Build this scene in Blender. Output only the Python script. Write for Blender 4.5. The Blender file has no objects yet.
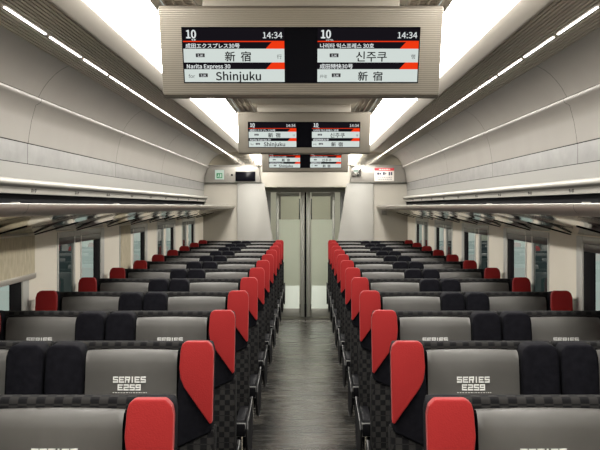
import bpy, bmesh, math, random
from mathutils import Vector, Matrix

C = bpy.context.scene.collection
random.seed(7)
EYE = 1.58                      # eye height above the floor
DEND = 14.80                    # partition at the far end of the saloon
YNEAR = -1.6                    # shell is closed here, behind the viewer

# ------------------------------------------------------------------ camera / world / light
cam_d = bpy.data.cameras.new('camera')
cam_d.lens = 1080 / 600 * 36
cam_d.sensor_width = 36
cam_d.shift_x = -7 / 600
cam_d.shift_y = -19 / 600
cam_d.clip_start = 0.05
cam = bpy.data.objects.new('camera', cam_d)
C.objects.link(cam)
cam.location = (0.022, 0, EYE)
cam.rotation_euler = (math.pi / 2, 0, 0)
bpy.context.scene.camera = cam

world = bpy.data.worlds.new('world')
bpy.context.scene.world = world
world.use_nodes = True
bg = world.node_tree.nodes['Background']
bg.inputs['Color'].default_value = (0.135, 0.15, 0.14, 1)
bg.inputs['Strength'].default_value = 3.4

vs = bpy.context.scene.view_settings
vs.view_transform = 'Standard'
vs.look = 'None'
vs.gamma = 1
vs.use_curve_mapping = False
vs.exposure = 0.1

TROUGH = 25.0                    # strength of the two long light troughs
STRIP = 8.0                     # strength of the small strip lights
LCD = 0.62                      # brightness of the screens

# ------------------------------------------------------------------ materials
def srgb(r, g, b):
    def f(c):
        c /= 255
        return c / 12.92 if c <= 0.04045 else ((c + 0.055) / 1.055) ** 2.4
    return (f(r), f(g), f(b), 1)

def mat(name, col, rough=0.5, metal=0.0, spec=0.5, coat=0.0, sheen=0.0):
    m = bpy.data.materials.new(name)
    m.use_nodes = True
    b = m.node_tree.nodes['Principled BSDF']
    b.inputs['Base Color'].default_value = col
    b.inputs['Roughness'].default_value = rough
    b.inputs['Metallic'].default_value = metal
    b.inputs['Specular IOR Level'].default_value = spec
    b.inputs['Coat Weight'].default_value = coat
    b.inputs['Sheen Weight'].default_value = sheen
    return m

def nodes(m):
    return m.node_tree.nodes, m.node_tree.links, m.node_tree.nodes['Principled BSDF']

def noise_vary(m, c1, c2, scale=8, stretch=(1, 1, 1), detail=4, bump=0.0, bscale=None):
    n, l, b = nodes(m)
    tc = n.new('ShaderNodeTexCoord')
    mp = n.new('ShaderNodeMapping')
    mp.inputs['Scale'].default_value = stretch
    l.new(tc.outputs['Object'], mp.inputs['Vector'])
    t = n.new('ShaderNodeTexNoise')
    t.inputs['Scale'].default_value = scale
    t.inputs['Detail'].default_value = detail
    l.new(mp.outputs['Vector'], t.inputs['Vector'])
    r = n.new('ShaderNodeValToRGB')
    r.color_ramp.elements[0].position = 0.3
    r.color_ramp.elements[1].position = 0.7
    r.color_ramp.elements[0].color = c1
    r.color_ramp.elements[1].color = c2
    l.new(t.outputs['Fac'], r.inputs['Fac'])
    l.new(r.outputs['Color'], b.inputs['Base Color'])
    if bump:
        bp = n.new('ShaderNodeBump')
        bp.inputs['Strength'].default_value = bump
        bp.inputs['Distance'].default_value = 0.004
        if bscale:
            t2 = n.new('ShaderNodeTexNoise')
            t2.inputs['Scale'].default_value = bscale
            l.new(mp.outputs['Vector'], t2.inputs['Vector'])
            l.new(t2.outputs['Fac'], bp.inputs['Height'])
        else:
            l.new(t.outputs['Fac'], bp.inputs['Height'])
        l.new(bp.outputs['Normal'], b.inputs['Normal'])
    return m

def emit(name, col, strength):
    m = bpy.data.materials.new(name)
    m.use_nodes = True
    n, l = m.node_tree.nodes, m.node_tree.links
    n.clear()
    o = n.new('ShaderNodeOutputMaterial')
    e = n.new('ShaderNodeEmission')
    e.inputs['Color'].default_value = col
    e.inputs['Strength'].default_value = strength
    l.new(e.outputs[0], o.inputs['Surface'])
    return m

M = {}
M['ceiling'] = mat('ceiling_paint', srgb(204, 198, 185), 0.45)
M['lining'] = noise_vary(mat('grey_lining', (0, 0, 0, 1), 0.42), srgb(122, 118, 112), srgb(127, 123, 117), 3)
M['band'] = noise_vary(mat('speckled_band', (0, 0, 0, 1), 0.38), srgb(92, 91, 90), srgb(112, 111, 109), 14, (1, .5, 1))
M['pale'] = mat('pale_band', srgb(132, 129, 122), 0.45)
M['bandpale'] = mat('pale_metal_band', srgb(122, 121, 117), 0.4)
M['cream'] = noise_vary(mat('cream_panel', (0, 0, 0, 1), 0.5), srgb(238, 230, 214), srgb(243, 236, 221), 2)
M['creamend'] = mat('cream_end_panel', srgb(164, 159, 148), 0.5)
M['greypanel'] = noise_vary(mat('grey_door_pocket', (0, 0, 0, 1), 0.45), srgb(146, 144, 138), srgb(151, 149, 143), 2)
M['grille'] = mat('grille_metal', srgb(188, 179, 167), 0.5, 0.1)
M['dark'] = mat('dark_gap', (0.006, 0.006, 0.007, 1), 0.8, spec=0.05)
M['trim'] = mat('satin_trim', srgb(184, 178, 168), 0.4, 0.1)
M['steel'] = mat('steel', srgb(190, 188, 182), 0.22, 0.9)
M['doorframe'] = mat('door_frame', srgb(138, 138, 130), 0.45, 0.5)
M['darksteel'] = mat('dark_steel', srgb(70, 72, 70), 0.3, 0.8)
M['mirror'] = mat('polished_underside', srgb(226, 221, 208), 0.07, 1.0)
M['fascia'] = mat('rack_fascia', srgb(186, 176, 166), 0.32, 0.75)
M['signpanel'] = mat('silver_sign_panel', srgb(150, 146, 139), 0.4, 0.35)
M['black'] = mat('black_plastic', (0.004, 0.004, 0.005, 1), 0.6, spec=0.06)
M['armedge'] = mat('arm_edge_metal', srgb(56, 56, 55), 0.5, 0.3)
M['blackgloss'] = mat('black_gloss', (0.004, 0.004, 0.006, 1), 0.15, spec=0.12)
M['armgrey'] = mat('arm_grey_metal', srgb(105, 105, 103), 0.42, 0.5)
M['wingblack'] = noise_vary(mat('black_fabric', (0, 0, 0, 1), 0.9, spec=0.04), (0.0035, 0.0035, 0.0048, 1), (0.006, 0.006, 0.008, 1), 60)
M['lettering'] = mat('white_print', srgb(190, 190, 187), 0.5)
M['shell'] = mat('seat_shell', (0.007, 0.007, 0.008, 1), 0.6, spec=0.08)
M['blindrail'] = mat('blind_rail', srgb(200, 196, 186), 0.35, 0.5)

def fabric_bump(m, scale, strength):
    n, l, b = nodes(m)
    tc = n.new('ShaderNodeTexCoord')
    v = n.new('ShaderNodeTexVoronoi')
    v.inputs['Scale'].default_value = scale
    l.new(tc.outputs['Object'], v.inputs['Vector'])
    bp = n.new('ShaderNodeBump')
    bp.inputs['Strength'].default_value = strength
    bp.inputs['Distance'].default_value = 0.002
    l.new(v.outputs['Distance'], bp.inputs['Height'])
    l.new(bp.outputs['Normal'], b.inputs['Normal'])
    return m
M['red'] = fabric_bump(mat('red_fabric', srgb(124, 25, 25), 0.8, spec=0.15, sheen=0.05), 260, 0.25)
M['piping'] = mat('red_piping', srgb(158, 52, 49), 0.7)

def checker(name, c1, c2, scale):
    m = mat(name, c1, 0.9, spec=0.05)
    n, l, b = nodes(m)
    tc = n.new('ShaderNodeTexCoord')
    mp = n.new('ShaderNodeMapping')
    mp.inputs['Location'].default_value = (0.0031, 0.0047, 0.0023)
    l.new(tc.outputs['Object'], mp.inputs['Vector'])
    ck = n.new('ShaderNodeTexChecker')
    ck.inputs['Scale'].default_value = scale
    ck.inputs['Color1'].default_value = c1
    ck.inputs['Color2'].default_value = c2
    l.new(mp.outputs['Vector'], ck.inputs['Vector'])
    l.new(ck.outputs['Color'], b.inputs['Base Color'])
    return m
M['check'] = checker('checked_moquette', (0.005, 0.005, 0.0055, 1), (0.016, 0.0155, 0.015, 1), 48)

m = mat('cover_vinyl', srgb(126, 124, 120), 0.5, spec=0.35)
noise_vary(m, srgb(88, 86, 83), srgb(94, 92, 89), 5, bump=0.25, bscale=9)
M['cover'] = m

# aisle floor: vinyl tiles, two columns, streaked across
m = mat('floor_vinyl', (0.05, 0.05, 0.05, 1), 0.3)
n, l, b = nodes(m)
tc = n.new('ShaderNodeTexCoord')
mp = n.new('ShaderNodeMapping')
mp.inputs['Scale'].default_value = (1.0, 1.0, 1.0)
l.new(tc.outputs['Object'], mp.inputs['Vector'])
bk = n.new('ShaderNodeTexBrick')
bk.offset = 0.5
bk.inputs['Scale'].default_value = 1.0
bk.inputs['Brick Width'].default_value = 0.30
bk.inputs['Row Height'].default_value = 0.34
bk.inputs['Mortar Size'].default_value = 0.0
bk.inputs['Color1'].default_value = srgb(26, 25, 23)
bk.inputs['Color2'].default_value = srgb(76, 73, 67)
l.new(mp.outputs['Vector'], bk.inputs['Vector'])
mp2 = n.new('ShaderNodeMapping')
mp2.inputs['Scale'].default_value = (1.2, 8.0, 1.0)
l.new(tc.outputs['Object'], mp2.inputs['Vector'])
ns = n.new('ShaderNodeTexNoise')
ns.inputs['Scale'].default_value = 2.2
ns.inputs['Detail'].default_value = 5
l.new(mp2.outputs['Vector'], ns.inputs['Vector'])
rp = n.new('ShaderNodeValToRGB')
rp.color_ramp.elements[0].position = 0.32
rp.color_ramp.elements[1].position = 0.72
rp.color_ramp.elements[0].color = (0.45, 0.45, 0.45, 1)
rp.color_ramp.elements[1].color = (1, 1, 1, 1)
l.new(ns.outputs['Fac'], rp.inputs['Fac'])
mx = n.new('ShaderNodeMix')
mx.data_type = 'RGBA'
mx.blend_type = 'MULTIPLY'
mx.inputs['Factor'].default_value = 1.0
l.new(bk.outputs['Color'], mx.inputs['A'])
l.new(rp.outputs['Color'], mx.inputs['B'])
l.new(mx.outputs['Result'], b.inputs['Base Color'])
mr = n.new('ShaderNodeMapRange')
mr.inputs['To Min'].default_value = 0.17
mr.inputs['To Max'].default_value = 0.36
l.new(ns.outputs['Fac'], mr.inputs['Value'])
l.new(mr.outputs['Result'], b.inputs['Roughness'])
b.inputs['Specular IOR Level'].default_value = 0.5
M['floor'] = m

def thin_glass(name, tint, ior=1.5, rough=0.0):
    m = bpy.data.materials.new(name)
    m.use_nodes = True
    n, l = m.node_tree.nodes, m.node_tree.links
    n.clear()
    o = n.new('ShaderNodeOutputMaterial')
    t = n.new('ShaderNodeBsdfTransparent')
    t.inputs['Color'].default_value = tint
    g = n.new('ShaderNodeBsdfGlossy')
    g.inputs['Roughness'].default_value = rough
    f = n.new('ShaderNodeFresnel')
    f.inputs['IOR'].default_value = ior
    x = n.new('ShaderNodeMixShader')
    ge = n.new('ShaderNodeNewGeometry')      # a thin pane reflects once, at its outer skin
    inv = n.new('ShaderNodeMath')
    inv.operation = 'SUBTRACT'
    inv.inputs[0].default_value = 1.0
    mu = n.new('ShaderNodeMath')
    mu.operation = 'MULTIPLY'
    l.new(ge.outputs['Backfacing'], inv.inputs[1])
    l.new(f.outputs[0], mu.inputs[0])
    l.new(inv.outputs[0], mu.inputs[1])
    l.new(mu.outputs[0], x.inputs['Fac'])
    l.new(t.outputs[0], x.inputs[1])
    l.new(g.outputs[0], x.inputs[2])
    l.new(x.outputs[0], o.inputs['Surface'])
    return m
M['glass'] = thin_glass('window_glass', (0.86, 0.91, 0.89, 1), 1.35)
M['tinted'] = thin_glass('tinted_window_glass', (0.22, 0.26, 0.26, 1), 1.7)
M['winframe'] = mat('window_frame_metal', srgb(196, 196, 190), 0.4, 0.15)
M['doorglass'] = thin_glass('door_glass', (0.84, 0.85, 0.81, 1), 1.45)
m = mat('frosted_glass', srgb(204, 210, 192), 0.35)
m.node_tree.nodes['Principled BSDF'].inputs['Transmission Weight'].default_value = 0.55
M['frost'] = m
M['kick'] = mat('kick_panel', srgb(224, 232, 222), 0.4)
M['vest'] = mat('vestibule_panel', srgb(206, 206, 192), 0.5)

# blind cloth: fine vertical mottling
m = mat('blind_cloth', srgb(190, 178, 150), 0.8)
noise_vary(m, srgb(176, 165, 138), srgb(206, 196, 170), 26, (1, 2.2, .6), 3)
M['blind'] = m

# display housing: brushed, fine horizontal ribs
m = mat('display_housing', srgb(176, 168, 154), 0.38, 0.45)
n, l, b = nodes(m)
tc = n.new('ShaderNodeTexCoord')
wv = n.new('ShaderNodeTexWave')
wv.wave_type = 'BANDS'
wv.bands_direction = 'Z'
wv.inputs['Scale'].default_value = 46
l.new(tc.outputs['Object'], wv.inputs['Vector'])
rp = n.new('ShaderNodeValToRGB')
rp.color_ramp.elements[0].color = srgb(136, 129, 118)
rp.color_ramp.elements[1].color = srgb(166, 159, 147)
l.new(wv.outputs['Fac'], rp.inputs['Fac'])
l.new(rp.outputs['Color'], b.inputs['Base Color'])
bp = n.new('ShaderNodeBump')
bp.inputs['Strength'].default_value = 0.3
bp.inputs['Distance'].default_value = 0.002
l.new(wv.outputs['Fac'], bp.inputs['Height'])
l.new(bp.outputs['Normal'], b.inputs['Normal'])
M['housing'] = m

M['trough'] = emit('trough_light', (1.0, 0.965, 0.90, 1), TROUGH)
M['strip'] = emit('strip_light', (1.0, 0.97, 0.93, 1), STRIP)
M['lcd_white'] = emit('lcd_white', srgb(222, 232, 227), LCD * 1.3)
M['lcd_black'] = emit('lcd_black', (0.012, 0.010, 0.014, 1), LCD)
M['lcd_red'] = emit('lcd_red', srgb(255, 62, 22), LCD * 1.3)
M['lcd_text'] = emit('lcd_text_white', srgb(235, 240, 240), LCD * 1.3)
M['lcd_ink'] = mat('lcd_ink', (0.008, 0.008, 0.012, 1), 0.4)
M['exit_green'] = emit('exit_green', srgb(60, 150, 92), 0.7)
M['exit_white'] = emit('exit_white', srgb(206, 222, 206), 0.75)
M['notice_red'] = mat('notice_red', srgb(200, 52, 62), 0.5)
M['notice_white'] = mat('notice_white', srgb(232, 226, 218), 0.5)
M['notice_ink'] = mat('notice_ink', srgb(60, 62, 84), 0.5)

# ------------------------------------------------------------------ mesh helpers
def link_mesh(name, bm, material, parent=None, smooth=True, angle=38):
    bmesh.ops.recalc_face_normals(bm, faces=bm.faces)
    me = bpy.data.meshes.new(name)
    bm.to_mesh(me)
    bm.free()
    me.materials.append(material)
    if smooth:
        me.polygons.foreach_set('use_smooth', [True] * len(me.polygons))
        me.set_sharp_from_angle(angle=math.radians(angle))
    o = bpy.data.objects.new(name, me)
    C.objects.link(o)
    if parent:
        o.parent = parent
    return o

def add_box(bm, x0, x1, y0, y1, z0, z1, bev=0.0, seg=2):
    t = bmesh.new()
    bmesh.ops.create_cube(t, size=1)
    for v in t.verts:
        v.co = Vector(((x0 + x1) / 2 + v.co.x * (x1 - x0), (y0 + y1) / 2 + v.co.y * (y1 - y0), (z0 + z1) / 2 + v.co.z * (z1 - z0)))
    if bev:
        bmesh.ops.bevel(t, geom=t.edges[:], offset=bev, segments=seg, affect='EDGES', profile=0.5)
    merge(bm, t)
    return bm

def merge(bm, t):
    me = bpy.data.meshes.new('tmp')
    t.to_mesh(me)
    t.free()
    bm.from_mesh(me)
    bpy.data.meshes.remove(me)

def box(x0, x1, y0, y1, z0, z1, bev=0.0, seg=2):
    return add_box(bmesh.new(), x0, x1, y0, y1, z0, z1, bev, seg)

def add_prism(bm, poly, f0, f1, bev=0.0, seg=2):
    """poly: 2D points; f0/f1 map a 2D point to 3D for the two caps."""
    t = bmesh.new()
    a = [t.verts.new(f0(*p)) for p in poly]
    c = [t.verts.new(f1(*p)) for p in poly]
    t.faces.new(a)
    t.faces.new(list(reversed(c)))
    k = len(poly)
    for i in range(k):
        t.faces.new((a[i], c[i], c[(i + 1) % k], a[(i + 1) % k]))
    bmesh.ops.recalc_face_normals(t, faces=t.faces)
    if bev:
        bmesh.ops.bevel(t, geom=t.edges[:], offset=bev, segments=seg, affect='EDGES', profile=0.5, clamp_overlap=True)
    merge(bm, t)
    return bm

def prism_x(poly, x0, x1, bev=0.0, seg=2, bm=None):      # poly in (y, z)
    return add_prism(bm or bmesh.new(), poly, lambda y, z: (x0, y, z), lambda y, z: (x1, y, z), bev, seg)

def prism_y(poly, y0, y1, bev=0.0, seg=2, bm=None):      # poly in (x, z)
    return add_prism(bm or bmesh.new(), poly, lambda x, z: (x, y0, z), lambda x, z: (x, y1, z), bev, seg)

def strip_y(bm, prof, y0, y1, thick=0.0):
    """open profile of (x, z) extruded along y"""
    a = [bm.verts.new((x, y0, z)) for x, z in prof]
    c = [bm.verts.new((x, y1, z)) for x, z in prof]
    for i in range(len(prof) - 1):
        bm.faces.new((a[i], a[i + 1], c[i + 1], c[i]))
    return bm

def add_tube(bm, pts, r, segs=8):
    pts = [Vector(p) for p in pts]
    rings = []
    for i, p in enumerate(pts):
        d = (pts[min(i + 1, len(pts) - 1)] - pts[max(i - 1, 0)]).normalized()
        up = Vector((0, 0, 1)) if abs(d.z) < 0.9 else Vector((1, 0, 0))
        s = d.cross(up).normalized()
        u = s.cross(d)
        rings.append([bm.verts.new(p + r * (math.cos(2 * math.pi * k / segs) * s + math.sin(2 * math.pi * k / segs) * u)) for k in range(segs)])
    for i in range(len(rings) - 1):
        for k in range(segs):
            bm.faces.new((rings[i][k], rings[i][(k + 1) % segs], rings[i + 1][(k + 1) % segs], rings[i + 1][k]))
    bm.faces.new(rings[0])
    bm.faces.new(list(reversed(rings[-1])))
    return bm

def empty(name, loc=(0, 0, 0)):
    o = bpy.data.objects.new(name, None)
    o.empty_display_size = 0.1
    o.location = loc
    C.objects.link(o)
    return o

def tag(o, label, cat, group=None):
    o['label'] = label
    o['category'] = cat
    if group:
        o['group'] = group
    return o

def struct(o, label=None):
    o['kind'] = 'structure'
    return o

def copy_tree(o, parent=None):
    c = o.copy()
    C.objects.link(c)
    if parent:
        c.parent = parent
    for ch in list(o.children):
        copy_tree(ch, c)
    return c

FONT = None
FSCALE = 2.86
try:
    import os
    fp = os.path.join(bpy.utils.system_resource('DATAFILES', path='fonts'), 'Noto Sans CJK Regular.woff2')   # bundled with Blender
    FONT = bpy.data.fonts.load(fp) if os.path.exists(fp) else None
except Exception:
    FONT = None

ORD = ['first', 'second', 'third', 'fourth', 'fifth', 'sixth', 'seventh', 'eighth', 'ninth', 'tenth', 'eleventh',
       'twelfth', 'thirteenth', 'fourteenth', 'fifteenth', 'sixteenth', 'seventeenth']

def text_bm(body, size, weight=0.0, align='LEFT', xscale=1.0):
    cu = bpy.data.curves.new('t', 'FONT')
    cu.body = body
    cu.size = size * (FSCALE if FONT else 1)
    if FONT:
        cu.font = FONT
    cu.align_x = align
    cu.align_y = 'CENTER'
    cu.resolution_u = 3
    o = bpy.data.objects.new('t', cu)
    C.objects.link(o)
    bpy.context.view_layer.update()
    me = bpy.data.meshes.new_from_object(o.evaluated_get(bpy.context.evaluated_depsgraph_get()))
    bm = bmesh.new()
    bm.from_mesh(me)
    for v in bm.verts:
        v.co.x *= xscale
    if weight:                   # bolder strokes: copies shifted by a hair
        src = bm.copy()
        for dx, dy in ((weight, 0), (-weight, 0), (0, weight), (0, -weight)):
            t = src.copy()
            for v in t.verts:
                v.co.x += dx
                v.co.y += dy
            merge(bm, t)
        src.free()
    bpy.data.objects.remove(o)
    bpy.data.curves.remove(cu)
    bpy.data.meshes.remove(me)
    return bm

Z = lambda dz: EYE + dz          # heights measured from eye level

# ------------------------------------------------------------------ the setting
# floor
struct(link_mesh('floor', box(-1.46, 1.46, YNEAR, DEND, -0.04, 0), M['floor'], smooth=False))
struct(link_mesh('trim_1', box(-0.62, 0.62, DEND + .004, DEND + .10, -0.04, 0.004), M['steel'], smooth=False))

# ceiling centre
bm = bmesh.new()
strip_y(bm, [(-0.405, Z(.785)), (0.405, Z(.785))], YNEAR, DEND)
struct(link_mesh('ceiling', bm, M['ceiling'], smooth=False))

CURVE = [(1.18, .708), (1.215, .690), (1.25, .664), (1.28, .632), (1.305, .600), (1.322, .570), (1.334, .548)]
RIDGE = [(1.334, .548), (1.319, .541), (1.317, .532), (1.324, .520), (1.347, .508)]
LOWER = [(1.347, .508), (1.368, .43), (1.380, .36), (1.385, .318)]
SEAMS = [YNEAR, 0.45, 2.95, 5.45, 7.95, 10.45, 12.95, DEND]
WIN = [(6.14 + 2.04 * k, 7.54 + 2.04 * k) for k in range(-3, 4)]    # windows along the wall
WTOP, WBOT = Z(-.150), 0.72

for s, side in ((-1, 'left'), (1, 'right')):
    def P(prof):
        return [(s * x, Z(z)) for x, z in prof]
    # curved lining in separate panels with open joints
    bm = bmesh.new()
    for a, c in zip(SEAMS[:-1], SEAMS[1:]):
        strip_y(bm, P(CURVE + RIDGE[1:] + LOWER[1:]), a + .003, c - .003)
    up = struct(link_mesh('wall_%s' % side, bm, M['lining'], angle=60))
    bm = bmesh.new()
    strip_y(bm, [(s * (x + .012), Z(z + .008)) for x, z in CURVE + RIDGE[1:] + LOWER[1:]], YNEAR, DEND)
    strip_y(bm, P([(1.385, .330), (1.397, .326), (1.397, .20)]), YNEAR, DEND)
    struct(link_mesh('backing', bm, M['dark'], up))
    bm = bmesh.new()
    for a, c in zip(SEAMS[:-1], SEAMS[1:]):
        strip_y(bm, P([(1.388, .314), (1.388, .214)]), a + .003, c - .003)
    struct(link_mesh('speckled_band', bm, M['band'], up))
    bm = bmesh.new()
    strip_y(bm, P([(1.390, .211), (1.389, .132), (1.366, .130)]), YNEAR, DEND)
    struct(link_mesh('pale_band', bm, M['bandpale'], up))
    # window wall: header, pillars, sill
    bm = bmesh.new()
    xa, xb = sorted((s * 1.40, s * 1.412))
    add_box(bm, xa, xb, YNEAR, DEND, WTOP, Z(.20))
    add_box(bm, xa, xb, YNEAR, DEND, 0, WBOT)
    edges = [YNEAR] + [e for w in WIN for e in w] + [DEND]
    for a, c in zip(edges[::2], edges[1::2]):
        add_box(bm, xa, xb, a, c, WBOT, WTOP)
    struct(link_mesh('window_wall', bm, M['cream'], up, smooth=False))

    # ceiling edge strips: vent, trim, light trough, lip, grille
    bm = bmesh.new()
    strip_y(bm, P([(.540, .785), (.546, .778), (.572, .776), (.580, .786)]), YNEAR, DEND)
    strip_y(bm, P([(.828, .788), (.830, .780), (.900, .746), (.908, .744), (.912, .752)]), YNEAR, DEND)
    struct(link_mesh('trim_%d' % (2 if s < 0 else 3), bm, M['trim']))
    bm = bmesh.new()
    prof = []
    nrib = 16
    for i in range(nrib):
        t0 = i / nrib
        for t, dz in ((t0, 0), (t0 + .58 / nrib, 0), (t0 + .60 / nrib, .012), (t0 + .98 / nrib, .012)):
            prof.append((.912 + .268 * t, .748 - .040 * t + dz))
    prof.append((1.18, .708))
    strip_y(bm, P(prof), YNEAR, DEND)
    struct(link_mesh('trim_%d' % (4 if s < 0 else 5), bm, M['grille'], smooth=False))

    # long luminous trough
    bm = bmesh.new()
    strip_y(bm, P([(.580, .784), (.62, .772), (.70, .766), (.78, .770), (.828, .782)]), YNEAR, DEND)
    t = link_mesh('ceiling_light', bm, M['trough'])
    tag(t, 'long continuous white light trough in the ceiling on the %s of the display boards' % side, 'ceiling light', 'ceiling light troughs')

    # air vent strip
    bm = bmesh.new()
    strip_y(bm, P([(.405, .800), (.540, .800)]), YNEAR, DEND)
    vent = link_mesh('air_vent', bm, M['dark'])
    tag(vent, 'slotted air vent strip running along the ceiling, %s of the display boards' % side, 'air vent')
    bm = bmesh.new()
    for k in range(4):
        x = .412 + k * .038
        xa, xb = sorted((s * x, s * (x + .008)))
        add_box(bm, xa, xb, YNEAR, DEND, Z(.783), Z(.797))
    y = YNEAR + .03
    xa, xb = sorted((s * .407, s * .538))
    while y < DEND - .05:
        add_box(bm, xa, xb, y, y + .014, Z(.787), Z(.796))
        y += .05
    link_mesh('slats', bm, M['grille'], vent, smooth=False)

# shell behind the viewer
struct(link_mesh('wall_back', box(-1.46, 1.46, YNEAR - .04, YNEAR, 0, Z(.81)), M['cream'], smooth=False))

# windows
wn = 0
for s, side in ((-1, 'left'), (1, 'right')):
    for w0, w1 in WIN:
        wn += 1
        a0, a1, b0, b1 = w0 + .02, w0 + .44, w0 + .64, w1 - .14
        bm = bmesh.new()
        def wb(x0, x1, y0, y1, z0, z1, bev=0.004, bmx=None):
            xa, xb = sorted((s * x0, s * x1))
            return add_box(bmx or bm, xa, xb, y0, y1, z0, z1, bev)
        fr = bm
        for ya, yb in ((w0, w0 + .026), (a1 - .012, a1 + .020), (b0 - .020, b0 + .012), (w1 - .120, w1)):
            wb(1.393, 1.41, ya, yb, WBOT, WTOP)
        wb(1.395, 1.41, w0 + .026, w1 - .030, WTOP - .035, WTOP)
        wb(1.395, 1.41, w0 + .026, w1 - .030, WBOT, WBOT + .03)
        win = struct(link_mesh('window_%d' % wn, bm, M['winframe']))
        struct(link_mesh('dark_seal', wb(1.400, 1.407, w1 - .32, w1 - .122, WBOT + .03, WTOP - .035, .001, bmesh.new()), M['dark'], win))
        struct(link_mesh('divider', wb(1.397, 1.41, a1 + .020, b0 - .020, WBOT + .03, WTOP - .035, 0.004, bmesh.new()), M['cream'], win))
        for ya, yb, gm in ((a0 + .006, a1 - .012, 'tinted'), (b0 + .012, w1 - .32, 'glass')):
            struct(link_mesh('pane', wb(1.403, 1.406, ya, yb, WBOT + .03, WTOP - .035, 0, bmesh.new()), M[gm], win, smooth=False))
        struct(link_mesh('blind_cassette', wb(1.394, 1.402, a0, b1, WTOP - .075, WTOP - .035, 0.003, bmesh.new()), M['darksteel'], win))

def blind(s, y0, y1, zbot, label):
    xa, xb = sorted((s * 1.389, s * 1.3925))
    o = link_mesh('roller_blind', box(xa, xb, y0, y1, zbot, WTOP - .002), M['blind'], smooth=False)
    tag(o, label, 'window blind', 'roller blinds')
    xa, xb = sorted((s * 1.381, s * 1.394))
    link_mesh('bottom_rail', box(xa, xb, y0, y1, zbot - .028, zbot, .004), M['blindrail'], o)
blind(-1, 4.74, 5.60, Z(-.345), 'beige mottled roller blind half lowered over the near window at the left edge')
blind(-1, 8.20, 8.64, Z(-.75), 'narrow beige roller blind fully lowered over half of a left window')

# ------------------------------------------------------------------ far end
# partition walls (cream) and grey door pockets
def inner(dz):                   # half width of the doorway at height dz (leans inward going down)
    pts = [(.262, .556), (-.50, .440), (-1.0, .385), (-1.58, .345)]
    for (za, xa), (zb, xb) in zip(pts[:-1], pts[1:]):
        if dz >= zb:
            return xa + (xb - xa) * (za - dz) / (za - zb)
    return pts[-1][1]
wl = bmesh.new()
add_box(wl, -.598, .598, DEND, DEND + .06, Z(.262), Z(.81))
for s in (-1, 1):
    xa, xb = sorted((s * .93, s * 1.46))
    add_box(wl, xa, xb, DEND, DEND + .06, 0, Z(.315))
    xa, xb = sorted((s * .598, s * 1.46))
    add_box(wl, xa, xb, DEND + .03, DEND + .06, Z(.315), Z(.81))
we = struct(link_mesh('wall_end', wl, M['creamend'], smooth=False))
for s in (-1, 1):
    zs = [.313, .262, 0, -.25, -.5, -.75, -1.0, -1.3, -1.58]
    poly = [(s * .93, Z(z)) for z in (.313, -1.58)] + [(s * inner(z), Z(z)) for z in reversed(zs)]
    pk = struct(link_mesh('door_pocket', prism_y(poly, DEND - .03, DEND + .06, .004), M['greypanel'], we))
    # polished strip under the ceiling, mirrors the grille and lamps
    poly = [(s * .61, Z(.56)), (s * 1.325, Z(.56)), (s * 1.30, Z(.600)), (s * 1.25, Z(.66)), (s * 1.18, Z(.705)), (s * .912, Z(.757)), (s * .83, Z(.764)), (s * .61, Z(.782))]
    struct(link_mesh('polished_strip', prism_y(poly, DEND - .012, DEND + .02), M['mirror'], we, smooth=False))
    poly = [(s * .610, Z(.318)), (s * 1.376, Z(.318)), (s * 1.366, Z(.43)), (s * 1.335, Z(.52)), (s * 1.31, Z(.545)), (s * .655, Z(.545)), (s * .632, Z(.50))]
    struct(link_mesh('sign_panel', prism_y(poly, DEND - .05, DEND + .02, .006), M['signpanel'], we))
    poly = [(s * .64, Z(.545)), (s * 1.325, Z(.545)), (s * 1.322, Z(.558)), (s * .64, Z(.558))]
    struct(link_mesh('lip', prism_y(poly, DEND - .06, DEND + .01, .003), M['pale'], we))
    xa, xb = sorted((s * .60, s * 1.385))
    struct(link_mesh('shadow_gap', box(xa, xb, DEND - .034, DEND + .01, Z(.311), Z(.318)), M['darksteel'], we, smooth=False))

# door: two glazed leaves, just behind the partition
YD = DEND + .45
door = struct(empty('door_1', (0, YD, 0)))
def dpart(name, bm, m, parent=door):
    for v in bm.verts:
        v.co.y -= YD
    o = link_mesh(name, bm, m, parent)
    return struct(o)
dtop = Z(.195)
bm = box(-.66, .66, YD - .05, YD + .06, dtop, Z(.262), .006)
dpart('header_rail', bm, M['doorframe'])
bm = bmesh.new()
for x0, x1 in ((-.60, -.49), (.49, .60)):
    add_box(bm, x0, x1, YD - .04, YD + .05, 0, dtop, .006)
dpart('jamb', bm, M['armgrey'])
for s in (-1, 1):
    def sb(x0, x1, y0, y1, z0, z1, bev=.003, bmx=None):
        xa, xb = sorted((s * x0, s * x1))
        return add_box(bmx or bmesh.new(), xa, xb, y0, y1, z0, z1, bev)
    bm = sb(.018, .070, YD - .02, YD + .02, .02, dtop - .005)
    sb(.375, .415, YD - .02, YD + .02, .02, dtop - .005, .003, bm)
    sb(.085, .375, YD - .02, YD + .02, dtop - .06, dtop - .005, .003, bm)
    leaf = dpart('leaf_frame', bm, M['doorframe'])
    bm = sb(.085, .375, YD - .018, YD + .018, .02, .135)
    dpart('bottom_rail', bm, M['doorframe'], leaf)
    bm = sb(.085, .375, YD - .004, YD + .004, Z(-.19), dtop - .06, 0)
    dpart('clear_glass', bm, M['doorglass'], leaf)
    bm = sb(.085, .375, YD - .004, YD + .004, .455, Z(-.19), 0)
    dpart('frosted_glass', bm, M['frost'], leaf)
    bm = sb(.085, .375, YD - .008, YD + .008, .135, .455, 0)
    dpart('kick_panel', bm, M['kick'], leaf)
    bm = sb(.077, .092, YD - .024, YD - .018, Z(-.19), dtop - .09, .002)
    dpart('pull_bar', bm, M['darksteel'], leaf)
bm = box(-.014, .014, YD - .03, YD + .02, .01, dtop, .003)
dpart('meeting_post', bm, M['black'])

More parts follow.
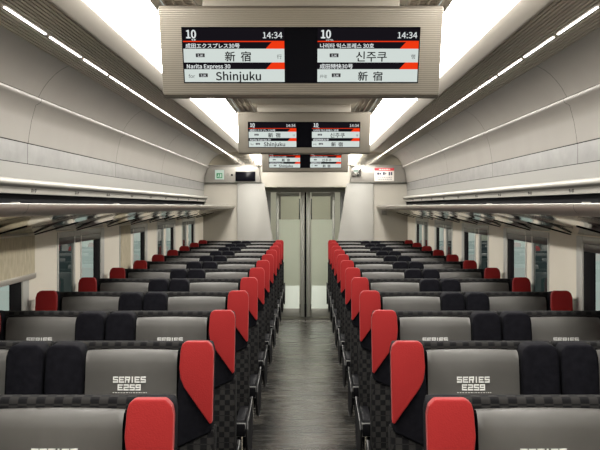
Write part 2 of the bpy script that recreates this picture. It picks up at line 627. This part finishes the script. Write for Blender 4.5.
# vestibule behind the door
Y2 = DEND + 2.6
ve = bmesh.new()
add_box(ve, -1.40, 1.40, DEND + .101, Y2, -.04, 0)
struct(link_mesh('floor_vestibule', ve, M['floor'], smooth=False))
ve = bmesh.new()
add_box(ve, -1.44, -1.40, DEND + .06, Y2, 0, Z(.60))
add_box(ve, 1.40, 1.44, DEND + .06, Y2, 0, Z(.60))
add_box(ve, -1.44, 1.44, Y2, Y2 + .04, 0, Z(.60))
struct(link_mesh('wall_vestibule', ve, M['vest'], smooth=False))
struct(link_mesh('ceiling_vestibule', box(-1.44, 1.44, DEND + .06, Y2, Z(.60), Z(.64)), M['ceiling'], smooth=False))
bm = bmesh.new()
for s in (-1, 1):
    xa, xb = sorted((s * .03, s * .075))
    add_box(bm, xa, xb, Y2 - .03, Y2, .02, Z(.30))
    xa, xb = sorted((s * .40, s * .46))
    add_box(bm, xa, xb, Y2 - .03, Y2, .02, Z(.30))
add_box(bm, -.46, .46, Y2 - .03, Y2, Z(.30), Z(.36))
d2 = struct(link_mesh('door_2', bm, M['armgrey'], smooth=False))
lp = link_mesh('vestibule_fill_lamp', box(-.32, .32, DEND + 1.0, DEND + 1.9, Z(.575), Z(.597), .006), emit('vestibule_fill', (1, .98, .88, 1), 9.0))  # unseen lamp, added so the vestibule behind the door is lit
tag(lp, 'unseen fill lamp added on the vestibule ceiling beyond the glass door', 'ceiling lamp')

# signs on the end panel
YS = DEND - .052
def pxX(px):                     # lateral position on the end panel
    return .022 + (px - 307) * (DEND - .05) / 1080
def pxZ(py):
    return EYE + (206 - py) * (DEND - .05) / 1080
ex = link_mesh('exit_sign', box(pxX(215), pxX(224), YS - .012, YS, pxZ(179.5), pxZ(170), .003), M['exit_white'])
tag(ex, 'small square green and white exit sign on the silver panel left of door', 'sign')
bm = box(pxX(216.6), pxX(222.4), YS - .014, YS - .011, pxZ(178.2), pxZ(173.2))
gp = link_mesh('green_field', bm, M['exit_green'], ex, smooth=False)
xc, zc = pxX(219.5), pxZ(175.5)
bm = box(xc + .006, xc + .028, YS - .0155, YS - .0137, zc - .026, zc + .022)
add_box(bm, xc - .020, xc - .010, YS - .0155, YS - .0137, zc + .010, zc + .021)
add_prism(bm, [(xc - .024, zc + .006), (xc - .004, zc + .008), (xc - .008, zc - .008), (xc + .002, zc - .024), (xc - .006, zc - .026), (xc - .014, zc - .012), (xc - .026, zc - .024), (xc - .032, zc - .020), (xc - .018, zc - .004)],
          lambda x, z: (x, YS - .0155, z), lambda x, z: (x, YS - .0137, z))
link_mesh('running_figure', bm, M['exit_white'], gp, smooth=False)

dp = link_mesh('indicator_panel', box(pxX(235.5), pxX(255.5), YS - .02, YS, pxZ(181.2), pxZ(171.6), .004), M['blackgloss'])
tag(dp, 'blank black indicator panel on the silver panel, right of the exit sign', 'display')
bm = bmesh.new()
add_tube(bm, [(pxX(228), YS + .004, pxZ(174.5)), (pxX(228), YS - .016, pxZ(174.5))], .022, 16)
sm = link_mesh('round_lamp', bm, M['pale'])
tag(sm, 'small round pale lamp on silver panel between exit sign and black indicator', 'lamp')
bm = bmesh.new()
add_tube(bm, [(pxX(232), YS + .004, pxZ(175)), (pxX(232), YS - .014, pxZ(175))], .014, 16)
sm = link_mesh('camera_lens', bm, M['black'])
tag(sm, 'tiny round black lens on silver panel just left of black indicator', 'camera')

no = link_mesh('notice', box(pxX(374.5), pxX(394), YS - .006, YS, pxZ(181), pxZ(168), .001), M['notice_white'])
tag(no, 'white paper notice with a red header on the silver panel, upper right of the door', 'notice')
bm = box(pxX(374.5), pxX(394), YS - .008, YS - .005, pxZ(170.8), pxZ(168))
hd = link_mesh('red_header', bm, M['notice_red'], no, smooth=False)
bm = bmesh.new()
for a, c in ((379, 381), (381.6, 383.4), (384, 385.4), (386, 388.4), (389, 390)):
    add_box(bm, pxX(a), pxX(c), YS - .0095, YS - .0075, pxZ(169.9), pxZ(168.9))
link_mesh('print', bm, M['notice_white'], hd, smooth=False)
bm = bmesh.new()
random.seed(3)
for (a, c, t, bt) in ((377, 379, 172.4, 174.8), (379.5, 381, 172.8, 174.6), (383, 384.6, 172, 175), (385.2, 386.2, 172.6, 174.4), (388.6, 390, 172, 175.4), (390.8, 392.2, 172, 175.2)):
    link_mesh('pictogram', box(pxX(a), pxX(c), YS - .008, YS - .0055, pxZ(bt), pxZ(t)), M['notice_ink'], no, smooth=False)
bm = bmesh.new()
for yy in (177, 179):
    a = 376.5
    while a < 391:
        w = random.uniform(.6, 2.0)
        add_box(bm, pxX(a), pxX(a + w), YS - .008, YS - .0055, pxZ(yy + .5), pxZ(yy))
        a += w + .6
link_mesh('small_print', bm, M['notice_ink'], no, smooth=False)

# chrome emergency handle housing to the right of the doorway
hx, hz = pxX(357), pxZ(172)
bm = box(hx - .075, hx + .055, YS - .03, YS, hz - .065, hz + .055, .02, 3)
hb = link_mesh('emergency_handle', bm, M['steel'])
tag(hb, 'shiny steel emergency handle box on the silver panel left of the notice', 'handle')
bm = box(hx - .045, hx + .012, YS - .036, YS - .029, hz - .005, hz + .042, .003)
link_mesh('cover_plate', bm, M['exit_white'], hb)
bm = bmesh.new()
add_tube(bm, [(hx + .03, YS - .03, hz + .035), (hx + .034, YS - .055, hz + .015), (hx + .022, YS - .055, hz - .03), (hx + .01, YS - .032, hz - .05)], .011)
link_mesh('lever', bm, M['darksteel'], hb)
hk = link_mesh('wall_plate', box(pxX(382), pxX(387), DEND - .012, DEND, pxZ(214.8), pxZ(210.5), .003), M['pale'])
tag(hk, 'small pale square plate on the cream end wall right of the doorway', 'plate')

# ------------------------------------------------------------------ luggage racks
RY = [YNEAR + .02] + [3.84 + 2.04 * k for k in range(-2, 6)] + [DEND - .01]
for s, side in ((-1, 'left'), (1, 'right')):
    R = empty('luggage_rack', (s * 1.18, 6.6, Z(0)))
    off = Vector((s * 1.18, 6.6, Z(0)))
    tag(R, 'long silver overhead luggage rack along the %s wall above the windows' % side, 'luggage rack', 'overhead luggage racks')
    def rp(name, bm, m, parent=R, **kw):
        for v in bm.verts:
            v.co -= off
        return link_mesh(name, bm, m, parent, **kw)
    def P(prof):
        return [(s * x, Z(z)) for x, z in prof]
    FAS = [(.9690, .006), (.9692, .000), (.9705, -.009), (.976, -.019), (.989, -.029), (1.020, -.038)]
    for a, c in zip(RY[:-1], RY[1:]):
        bm = strip_y(bmesh.new(), P(FAS), a + .003, c - .003)
        rp('fascia', bm, M['fascia'], angle=60)
    bm = bmesh.new()
    for y in RY[1:-1]:
        strip_y(bm, [(s * (x + .0005), Z(z) + .0005) for x, z in FAS], y - .0028, y + .0028)
    rp('joint_strip', bm, M['pale'])
    # bright front lip
    bm = strip_y(bmesh.new(), P([(.980, .006), (.974, .0095), (.9686, .0085), (.9686, .0055)]), YNEAR + .02, DEND - .01)
    rp('front_lip', bm, M['pale'], angle=80)
    # polished underside, slightly dished so it throws warped reflections
    ys = []
    y = YNEAR + .02
    while y < DEND - .02:
        ys.append(y)
        y += .085
    ys.append(DEND - .01)
    bm = bmesh.new()
    rows = []
    nx = 8
    for y in ys:
        r = []
        for i in range(nx + 1):
            t = i / nx
            ph = (y - 4.06) % 1.02 / 1.02
            w = .006 * math.sin(math.pi * t) * math.sin(2 * math.pi * ph) + .010 * math.sin(math.pi * t)
            r.append(bm.verts.new((s * (1.020 + .378 * t), y, Z(-.038 - .108 * t) + w)))
        rows.append(r)
    for a, c in zip(rows[:-1], rows[1:]):
        for i in range(nx):
            bm.faces.new((a[i], a[i + 1], c[i + 1], c[i]))
    rp('underside_panel', bm, M['mirror'], angle=80)
    # dark slits across the underside, evenly spaced
    y = 2.53
    while y < DEND - .3:
        poly = [(1.165, -.082), (1.385, -.144), (1.385, -.150), (1.165, -.0895)]
        bm = prism_y([(s * x, Z(z)) for x, z in poly], y - .016, y + .016)
        rp('underside_slit', bm, M['dark'], smooth=False)
        y += 1.02
    # shelf: wire mesh edge on, dark recess behind, seat number strip and rounded rail
    bm = bmesh.new()
    xa, xb = sorted((s * .99, s * 1.36))
    for k in range(9):
        x = .99 + k * .045
        x0, x1 = sorted((s * x, s * (x + .008)))
        add_box(bm, x0, x1, YNEAR + .02, DEND - .01, Z(-.012), Z(-.004))
    y = YNEAR + .1
    while y < DEND - .1:
        add_box(bm, xa, xb, y, y + .006, Z(-.010), Z(-.004))
        y += .06
    rp('shelf_grid', bm, M['shell'], smooth=False)
    bm = strip_y(bmesh.new(), P([(1.384, .062), (1.384, -.03), (1.02, -.03)]), YNEAR + .02, DEND - .01)
    rp('dark_recess', bm, M['dark'], smooth=False)
    bm = strip_y(bmesh.new(), P([(1.358, .092), (1.360, .060), (1.384, .058)]), YNEAR + .02, DEND - .01)
    ns_ = rp('number_strip', bm, M['pale'], smooth=False)
    y = 2.35
    while y < DEND - .5:
        bm = bmesh.new()
        def mk(y0, y1, z0, z1):
            xa, xb = sorted((s * 1.3575, s * 1.3605))
            add_box(bm, xa, xb, y + y0, y + y1, Z(z0), Z(z1))
        mk(0, .006, .068, .086); mk(.026, .032, .068, .086); mk(0, .032, .083, .086); mk(.032, .075, .075, .078)
        mk(.075, .081, .068, .086); mk(.092, .098, .074, .086); mk(.075, .098, .082, .086)
        for v in bm.verts:
            v.co -= off
        link_mesh('seat_mark', bm, M['shell'], ns_, smooth=False)
        y += 1.02
    bm = strip_y(bmesh.new(), P([(1.366, .133), (1.352, .131), (1.340, .124), (1.335, .112), (1.340, .100), (1.358, .092)]), YNEAR + .02, DEND - .01)
    rp('rounded_rail', bm, M['pale'], angle=80)
    for y in RY[1:-1]:
        xa, xb = sorted((s * 1.0, s * 1.03))
        rp('bracket', box(xa, xb, y - .012, y + .012, Z(-.02), Z(.014), .003), M['pale'])

# strip lights in the grilles
for s, side in ((-1, 'left'), (1, 'right')):
    first = None
    for k in range(16):
        y0 = 3.92 + .70 * k
        y1 = min(y0 + .622, DEND - .03)
        if k in (0, 15):
            x0, x1 = 1.073, 1.0805
            zf = lambda x: Z(.748 - .040 * (x - .912) / .268 - .003)
            ln = y1 - y0
            bm = add_prism(bmesh.new(), [(0, 0), (ln, 0), (ln, 1), (0, 1)],
                           lambda u, v: (s * (x0 + (x1 - x0) * v), u, zf(x0 + (x1 - x0) * v)),
                           lambda u, v: (s * (x0 + (x1 - x0) * v), u, zf(x0 + (x1 - x0) * v) + .0025))
            o = link_mesh('strip_light', bm, M['strip'], smooth=False)
            if k == 0:
                first = o
        else:
            o = first.copy()
            C.objects.link(o)
        o.location = (0, y0, 0)
        tag(o, 'short white strip light, %s from the camera in the line on the %s ceiling grille' % (ORD[k], side), 'strip light', 'strip lights in the ceiling grilles')

# ------------------------------------------------------------------ display boards
def make_board():
    R = empty('display_board', (0, 3.92, Z(.785)))
    off = Vector((0, 3.92, Z(.785)))
    yT, yB, zT, zB, hw = 3.85, 3.99, Z(.706), Z(.412), .509
    poly = [(yT, zT), (yB, zB), (yB + .02, zB - .010), (yB + .06, zB - .010), (yB + .08, zB), (yB + .22, zT), (yB + .20, zT + .012), (yT + .02, zT + .012)]
    bm = prism_x([(y, z) for y, z in poly], -hw, hw, .004)
    for v in bm.verts:
        v.co -= off
    hs = link_mesh('housing', bm, M['housing'], R)
    bm = box(-.36, .36, yT + .10, yB + .10, zT + .010, Z(.784), .004)
    for v in bm.verts:
        v.co -= off
    link_mesh('neck', bm, M['ceiling'], R)
    e = Vector((0, yB - yT, zB - zT))
    L = e.length
    e.normalize()
    nrm = Vector((0, e.z, -e.y))
    if nrm.y > 0:
        nrm = -nrm
    # face frame: u to the right, v downwards, lift towards the viewer
    def F(u, v, lift):
        return Vector((u, yT, zT)) + e * v + nrm * lift - off
    def quad(bm, u0, u1, v0, v1, l0, l1):
        return add_prism(bm, [(u0, v0), (u1, v0), (u1, v1), (u0, v1)], lambda a, c: F(a, c, l0), lambda a, c: F(a, c, l1))
    def polyf(bm, pts, l0, l1):
        return add_prism(bm, pts, lambda a, c: F(a, c, l0), lambda a, c: F(a, c, l1))
    V0, V1 = .0735, .2770
    H = V1 - V0
    link_mesh('bezel', quad(bmesh.new(), -.430, .430, V0 - .004, V1 + .004, -.002, .0012), M['blackgloss'], R, smooth=False)
    for which, (u0, u1) in (('l', (-.426, -.060)), ('r', (.060, .426))):
        W = u1 - u0
        sc = link_mesh('screen', quad(bmesh.new(), u0, u1, V0, V1, .0005, .0022), M['lcd_black'], R, smooth=False)
        def vv(t): return V0 + H * t
        bm = quad(bmesh.new(), u0, u1, vv(.375), vv(.628), .002, .0030)
        quad(bm, u0, u1, vv(.756), vv(.995), .002, .0030)
        link_mesh('white_panel', bm, M['lcd_white'], sc, smooth=False)
        bm = quad(bmesh.new(), u0, u1, vv(.232), vv(.250), .002, .0030)
        for a, c in ((.252, .375), (.630, .756)):
            polyf(bm, [(u0 + W * .875, vv(a)), (u1, vv(a)), (u1, vv(c)), (u0 + W * .815, vv(c))], .002, .0030)
        link_mesh('red_band', bm, M['lcd_red'], sc, smooth=False)
        def put(kind, body, u, t, size, weight=0.0, align='LEFT', xs=1.0, lift=.0036):
            tb = text_bm(body, size, weight, align, xs)
            for v in tb.verts:
                v.co = F(u + v.co.x, vv(t) - v.co.y, lift)
            link_mesh(kind + '_lettering', tb, M['lcd_ink'] if ink else M['lcd_text'], sc, smooth=False)
        ink = False
        put('car_number', '10', u0 + .010, .092, .040, .0012, xs=.88)
        put('time', '14:34', u1 - .006, .115, .030, .0003, 'RIGHT', .98)
        put('small', '号車' if which == 'l' else 'Car No.', u0 + .030, .207, .0085, .0001)
        if which == 'l':
            put('train_name', '成田エクスプレス30号', u0 + .008, .314, .0195, .0004)
            put('train_name', 'Narita Express 30', u0 + .008, .694, .0200, .0005)
        else:
            put('train_name', '나리타 익스프레스 30호', u0 + .008, .314, .0200, .0004)
            put('train_name', '成田特快30号', u0 + .008, .694, .0200, .0004)
        ink = True
        if which == 'l':
            put('destination', '新  宿', u0 + W * .54, .505, .040, .0006, 'CENTER', 1.0)
            put('suffix', '行', u0 + W * .95, .515, .019, 0, 'CENTER')
            put('destination', 'Shinjuku', u0 + W * .54, .872, .041, .0009, 'CENTER')
            put('prefix', 'for', u0 + .014, .878, .018, 0)
        else:
            put('destination', '신주쿠', u0 + W * .535, .505, .042, .0005, 'CENTER')
            put('suffix', '행', u0 + W * .95, .515, .019, 0, 'CENTER')
            put('destination', '新  宿', u0 + W * .53, .875, .038, .0006, 'CENTER', 1.0)
            put('prefix', '开往', u0 + .008, .885, .014, 0)
        ink = False
        for t in (.495, .868):
            uu = u0 + W * (.165 if t < .6 else .188)
            bm = polyf(bmesh.new(), [(uu - .016, vv(t - .034)), (uu + .016, vv(t - .034)), (uu + .016, vv(t + .034)), (uu - .016, vv(t + .034))], .0028, .0037)
            link_mesh('code_badge', bm, M['lcd_ink'], sc, smooth=False)
            put('station_code', 'SJK', uu, t, .0115, .0002, 'CENTER', 1.0, .0040)
    return R
b0 = make_board()
boards = [b0, copy_tree(b0), copy_tree(b0)]
boards[1].location.y += 4.37
boards[2].location.y += 8.85
for b_, tx in zip(boards, ('large hanging display board nearest the camera showing Shinjuku in full',
                           'middle hanging display board with two screens, below and behind the nearest one',
                           'farthest hanging display board, partly hidden behind the middle one, above the door')):
    tag(b_, tx, 'display board', 'ceiling display boards')

# ------------------------------------------------------------------ seats
TOP = 1.136
def yb(z):                        # front surface of the backrest, leaning away from the sitter
    return -.02 - (TOP - z) * .20

GLYPH = {'S': [(0, 0, 5, 1), (0, 0, 1, 3), (0, 2, 5, 3), (4, 2, 5, 5), (0, 4, 5, 5)],
         'E': [(0, 0, 5, 1), (0, 0, 1, 5), (0, 2, 4.4, 3), (0, 4, 5, 5)],
         'R': [(0, 0, 1, 5), (0, 0, 5, 1), (4, 0, 5, 3), (0, 2, 5, 3), (3, 3, 4.4, 5)],
         'I': [(1.2, 0, 2.4, 5)],
         '2': [(0, 0, 5, 1), (4, 0, 5, 3), (0, 2, 5, 3), (0, 2, 1, 5), (0, 4, 5, 5)],
         '5': [(0, 0, 5, 1), (0, 0, 1, 3), (0, 2, 5, 3), (4, 2, 5, 5), (0, 4, 5, 5)],
         '9': [(0, 0, 5, 1), (0, 0, 1, 3), (0, 2, 5, 3), (4, 0, 5, 5), (0, 4, 5, 5)]}

CW = .292                         # cover width
CPROF = [(-.012, 1.110), (-.030, 1.116), (-.050, 1.117), (-.066, 1.112), (-.078, 1.099), (-.085, 1.080), (-.090, 1.05), (-.096, 1.01), (-.103, .97), (-.110, .93), (-.116, .905)]
def cover_y(z):
    for (ya, za), (yc, zc) in zip(CPROF[3:-1], CPROF[4:]):
        if z >= zc:
            return ya + (yc - ya) * (za - z) / (za - zc)
    return CPROF[-1][0]

def cover_bm(seed):
    rnd = random.Random(seed)
    bm = bmesh.new()
    nx = 20
    folds = [(rnd.uniform(-.12, .12), rnd.uniform(.95, 1.09), rnd.uniform(-1, 1), rnd.uniform(.0016, .0045)) for _ in range(6)]
    rows = []
    for (y, z) in CPROF:
        r = []
        for i in range(nx + 1):
            x = -CW / 2 + CW * i / nx
            d = -.010 * (1 - (2 * x / CW) ** 2) ** 1.0 * (1 if z < 1.11 else .4)
            if z < 1.10:
                for fx, fz, fs, fa in folds:
                    q = (x - fx) * fs + (z - fz)
                    d -= fa * math.exp(-(q / .010) ** 2) * math.exp(-((x - fx) / .05) ** 2)
            zz = z - (.004 * (2 * x / CW) ** 2)
            r.append(bm.verts.new((x, y + d, zz)))
        rows.append(r)
    for a, c in zip(rows[:-1], rows[1:]):
        for i in range(nx):
            bm.faces.new((a[i], a[i + 1], c[i + 1], c[i]))
    bmesh.ops.solidify(bm, geom=bm.faces[:], thickness=-.003)
    return bm

def letter_bm():
    bm = bmesh.new()
    def surf(x, z):
        return cover_y(z) - .010 * (1 - (2 * x / CW) ** 2) - .0042
    def rect(x0, x1, z0, z1):
        add_prism(bm, [(x0, z0), (x1, z0), (x1, z1), (x0, z1)], lambda x, z: (x, surf(x, z), z), lambda x, z: (x, surf(x, z) + .004, z))
    def line(word, ztop, h, cw, gap):
        widths = [(.55 * cw if ch == 'I' else cw) for ch in word]
        tot = sum(widths) + gap * (len(word) - 1)
        x = -tot / 2 - .003
        for ch, w in zip(word, widths):
            uu = cw / 5
            for (a, t, c, d) in GLYPH[ch]:
                a2, c2 = (a - .45, c - .45) if ch == 'I' else (a, c)
                x0, x1 = x + a2 * uu, x + c2 * uu
                rect(x0, x1, ztop - h * d / 5, ztop - h * t / 5)
            x += w + gap
    line('SERIES', 1.037, .0185, .0160, .0030)
    line('E259', 1.013, .0185, .0160, .0030)
    rnd = random.Random(5)
    x = -.055
    while x < .05:
        w = rnd.uniform(.002, .006)
        rect(x, x + w, .9866, .9881)
        x += w + .0035
    return bm

def make_seat_pair(side):
    """side +1: to the right of the aisle. Local x from the aisle edge: a = 0 .. 1.072"""
    R = empty('double_seat', (0, 0, 0))
    X = lambda a: side * (a - .536)
    def ab(a0, a1):
        return sorted((X(a0), X(a1)))
    # pedestal and frame
    bm = box(*ab(.20, .87), -.52, -.14, .0, .06, .01)
    add_box(bm, *ab(.40, .67), -.44, -.22, .05, .30, .01)
    link_mesh('pedestal', bm, M['armgrey'], R)
    bm = box(*ab(.03, 1.04), -.60, -.12, .28, .34, .01)
    link_mesh('seat_frame', bm, M['shell'], R)
    for q in (0, 1):
        def A(a):                  # mirror for the window seat
            return a if q == 0 else 1.072 - a
        def aa(a0, a1):
            return sorted((X(A(a0)), X(A(a1))))
        # cushion
        poly = [(-.66, .36), (-.67, .41), (-.64, .455), (-.40, .45), (-.20, .435), (-.16, .42), (-.16, .345), (-.63, .34)]
        link_mesh('seat_cushion', prism_x(poly, *aa(.045, .528), .014, 2), M['check'], R)
        # backrest
        poly = [(yb(.40) - .01, .40), (yb(.55) - .03, .55), (yb(.75) - .02, .75), (yb(.95), .95), (-.030, 1.105), (-.022, TOP - .006), (-.012, TOP), (.028, TOP), (.040, TOP - .01), (.035, 1.05), (yb(.40) + .10, .40)]
        br = link_mesh('backrest', prism_x(poly, *aa(.012, .533), .008, 2), M['check'], R)
        poly = [(.036, 1.06), (.045, 1.03), (.00, .70), (-.03, .34), (-.07, .34), (-.04, .70), (.02, 1.06)]
        link_mesh('back_shell', prism_x(poly, *aa(.02, .525), .004, 1), M['shell'], br)
        # head pad and its cover
        cx = X(A(.266))
        poly = [(-.02, 1.106), (-.060, 1.106), (-.076, 1.088), (-.082, 1.06), (-.100, .95), (-.118, .84), (-.06, .82)]
        hp = link_mesh('head_pad', prism_x(poly, cx - CW / 2 - .003, cx + CW / 2 + .003, .006, 2), M['wingblack'], R)
        cv = link_mesh('headrest_cover', cover_bm(11 + q * 5 + (side > 0) * 3), M['cover'], R, angle=60)
        cv.location.x = cx
        link_mesh('lettering', letter_bm(), M['lettering'], cv, smooth=False)
        # outer wing: black bolster with a red fang shaped pad
        def wing(pts, lift0, lift1, bev, seg):
            return add_prism(bmesh.new(), pts, lambda a, z: (X(A(a)), yb(z) - lift1, z), lambda a, z: (X(A(a)), yb(z) - lift0, z), bev, seg)
        pts = [(.004, .87), (.004, 1.120), (.014, 1.140), (.088, 1.140), (.102, 1.125), (.114, 1.0), (.116, .82)]
        link_mesh('side_bolster', wing(pts, -.03, .080, .010, 2), M['wingblack'], R)
        pts = [(-.004, .44), (-.002, .875), (.116, .825), (.116, .44)]
        link_mesh('checked_bolster', wing(pts, -.06, .070, .012, 2), M['check'], R)
        pts = [(.000, .905), (-.001, 1.118), (.004, 1.138), (.018, 1.151), (.086, 1.151), (.098, 1.143), (.103, 1.125), (.106, 1.07), (.101, 1.035), (.088, 1.008), (.006, .899)]
        rw = link_mesh('red_wing', wing(pts, .074, .112, .009, 3), M['red'], R)
        line = [(.002, .905), (.001, 1.118), (.006, 1.136), (.019, 1.148), (.085, 1.148), (.096, 1.141)]
        bm = add_tube(bmesh.new(), [(X(A(a)), yb(z) - .107, z) for a, z in line], .0028, 6)
        link_mesh('piping', bm, M['piping'], rw)
        # inner wing
        pts = [(.416, .78), (.414, 1.100), (.420, 1.126), (.438, 1.139), (.512, 1.139), (.528, 1.128), (.533, 1.104), (.533, .78)]
        link_mesh('inner_wing', wing(pts, -.01, .098, .014, 3), M['wingblack'], R)
    # armrests: aisle, centre, window
    def armrest(a0, a1, aisle):
        poly = [(-.14, .585), (-.50, .575), (-.515, .560), (-.515, .53), (-.14, .53)]
        ar = link_mesh('armrest', prism_x(poly, *ab(a0, a1), .005), M['black'], R)
        if aisle:
            bm = box(*ab(a0 - .003, a1 + .008), -.545, -.49, .505, .562, .005)
            link_mesh('end_cap', bm, M['black'], ar)
            bm = box(*ab(a0 - .007, a1 + .012), -.536, -.528, .501, .566, .003)
            link_mesh('cap_edge', bm, M['armgrey'], ar)
        return ar
    ar = armrest(-.004, .038, True)
    # side panel towards the aisle with a bright metal edge
    poly = [(-.08, .61), (-.30, .580), (-.50, .565), (-.540, .535), (-.530, .46), (-.46, .40), (-.36, .365), (-.16, .36), (-.10, .40), (-.05, .52)]
    sp = link_mesh('side_panel', prism_x(poly, *ab(-.020, -.006), .003, 1), M['shell'], R)
    bm = add_tube(bmesh.new(), [(X(-.018), y, z) for y, z in [(-.10, .612), (-.30, .584), (-.50, .569), (-.543, .536), (-.533, .46), (-.46, .397), (-.36, .362), (-.16, .357)]], .003)
    link_mesh('metal_edge', bm, M['armedge'], sp)
    bm = box(*ab(.004, .020), -.50, -.47, .38, .52, .003)
    link_mesh('front_post', bm, M['steel'], R)
    armrest(.517, .555, False)
    armrest(1.034, 1.070, False)
    return R

PITCH = 1.02
protos = {}
for side, word in ((-1, 'left'), (1, 'right')):
    for k in range(12):
        o = make_seat_pair(side) if k == 0 else copy_tree(protos[side])
        if k == 0:
            protos[side] = o
        o.location = (side * ((.288 if side > 0 else .274) + .536), 2.52 + PITCH * k, 0)
        where = {0: 'nearest the camera', 11: 'last before end wall'}.get(k, '%s row from camera' % ORD[k])
        tag(o, 'black checked double seat with red headrest wings %s of aisle, %s' % (word, where), 'seat', 'double seats along the aisle')
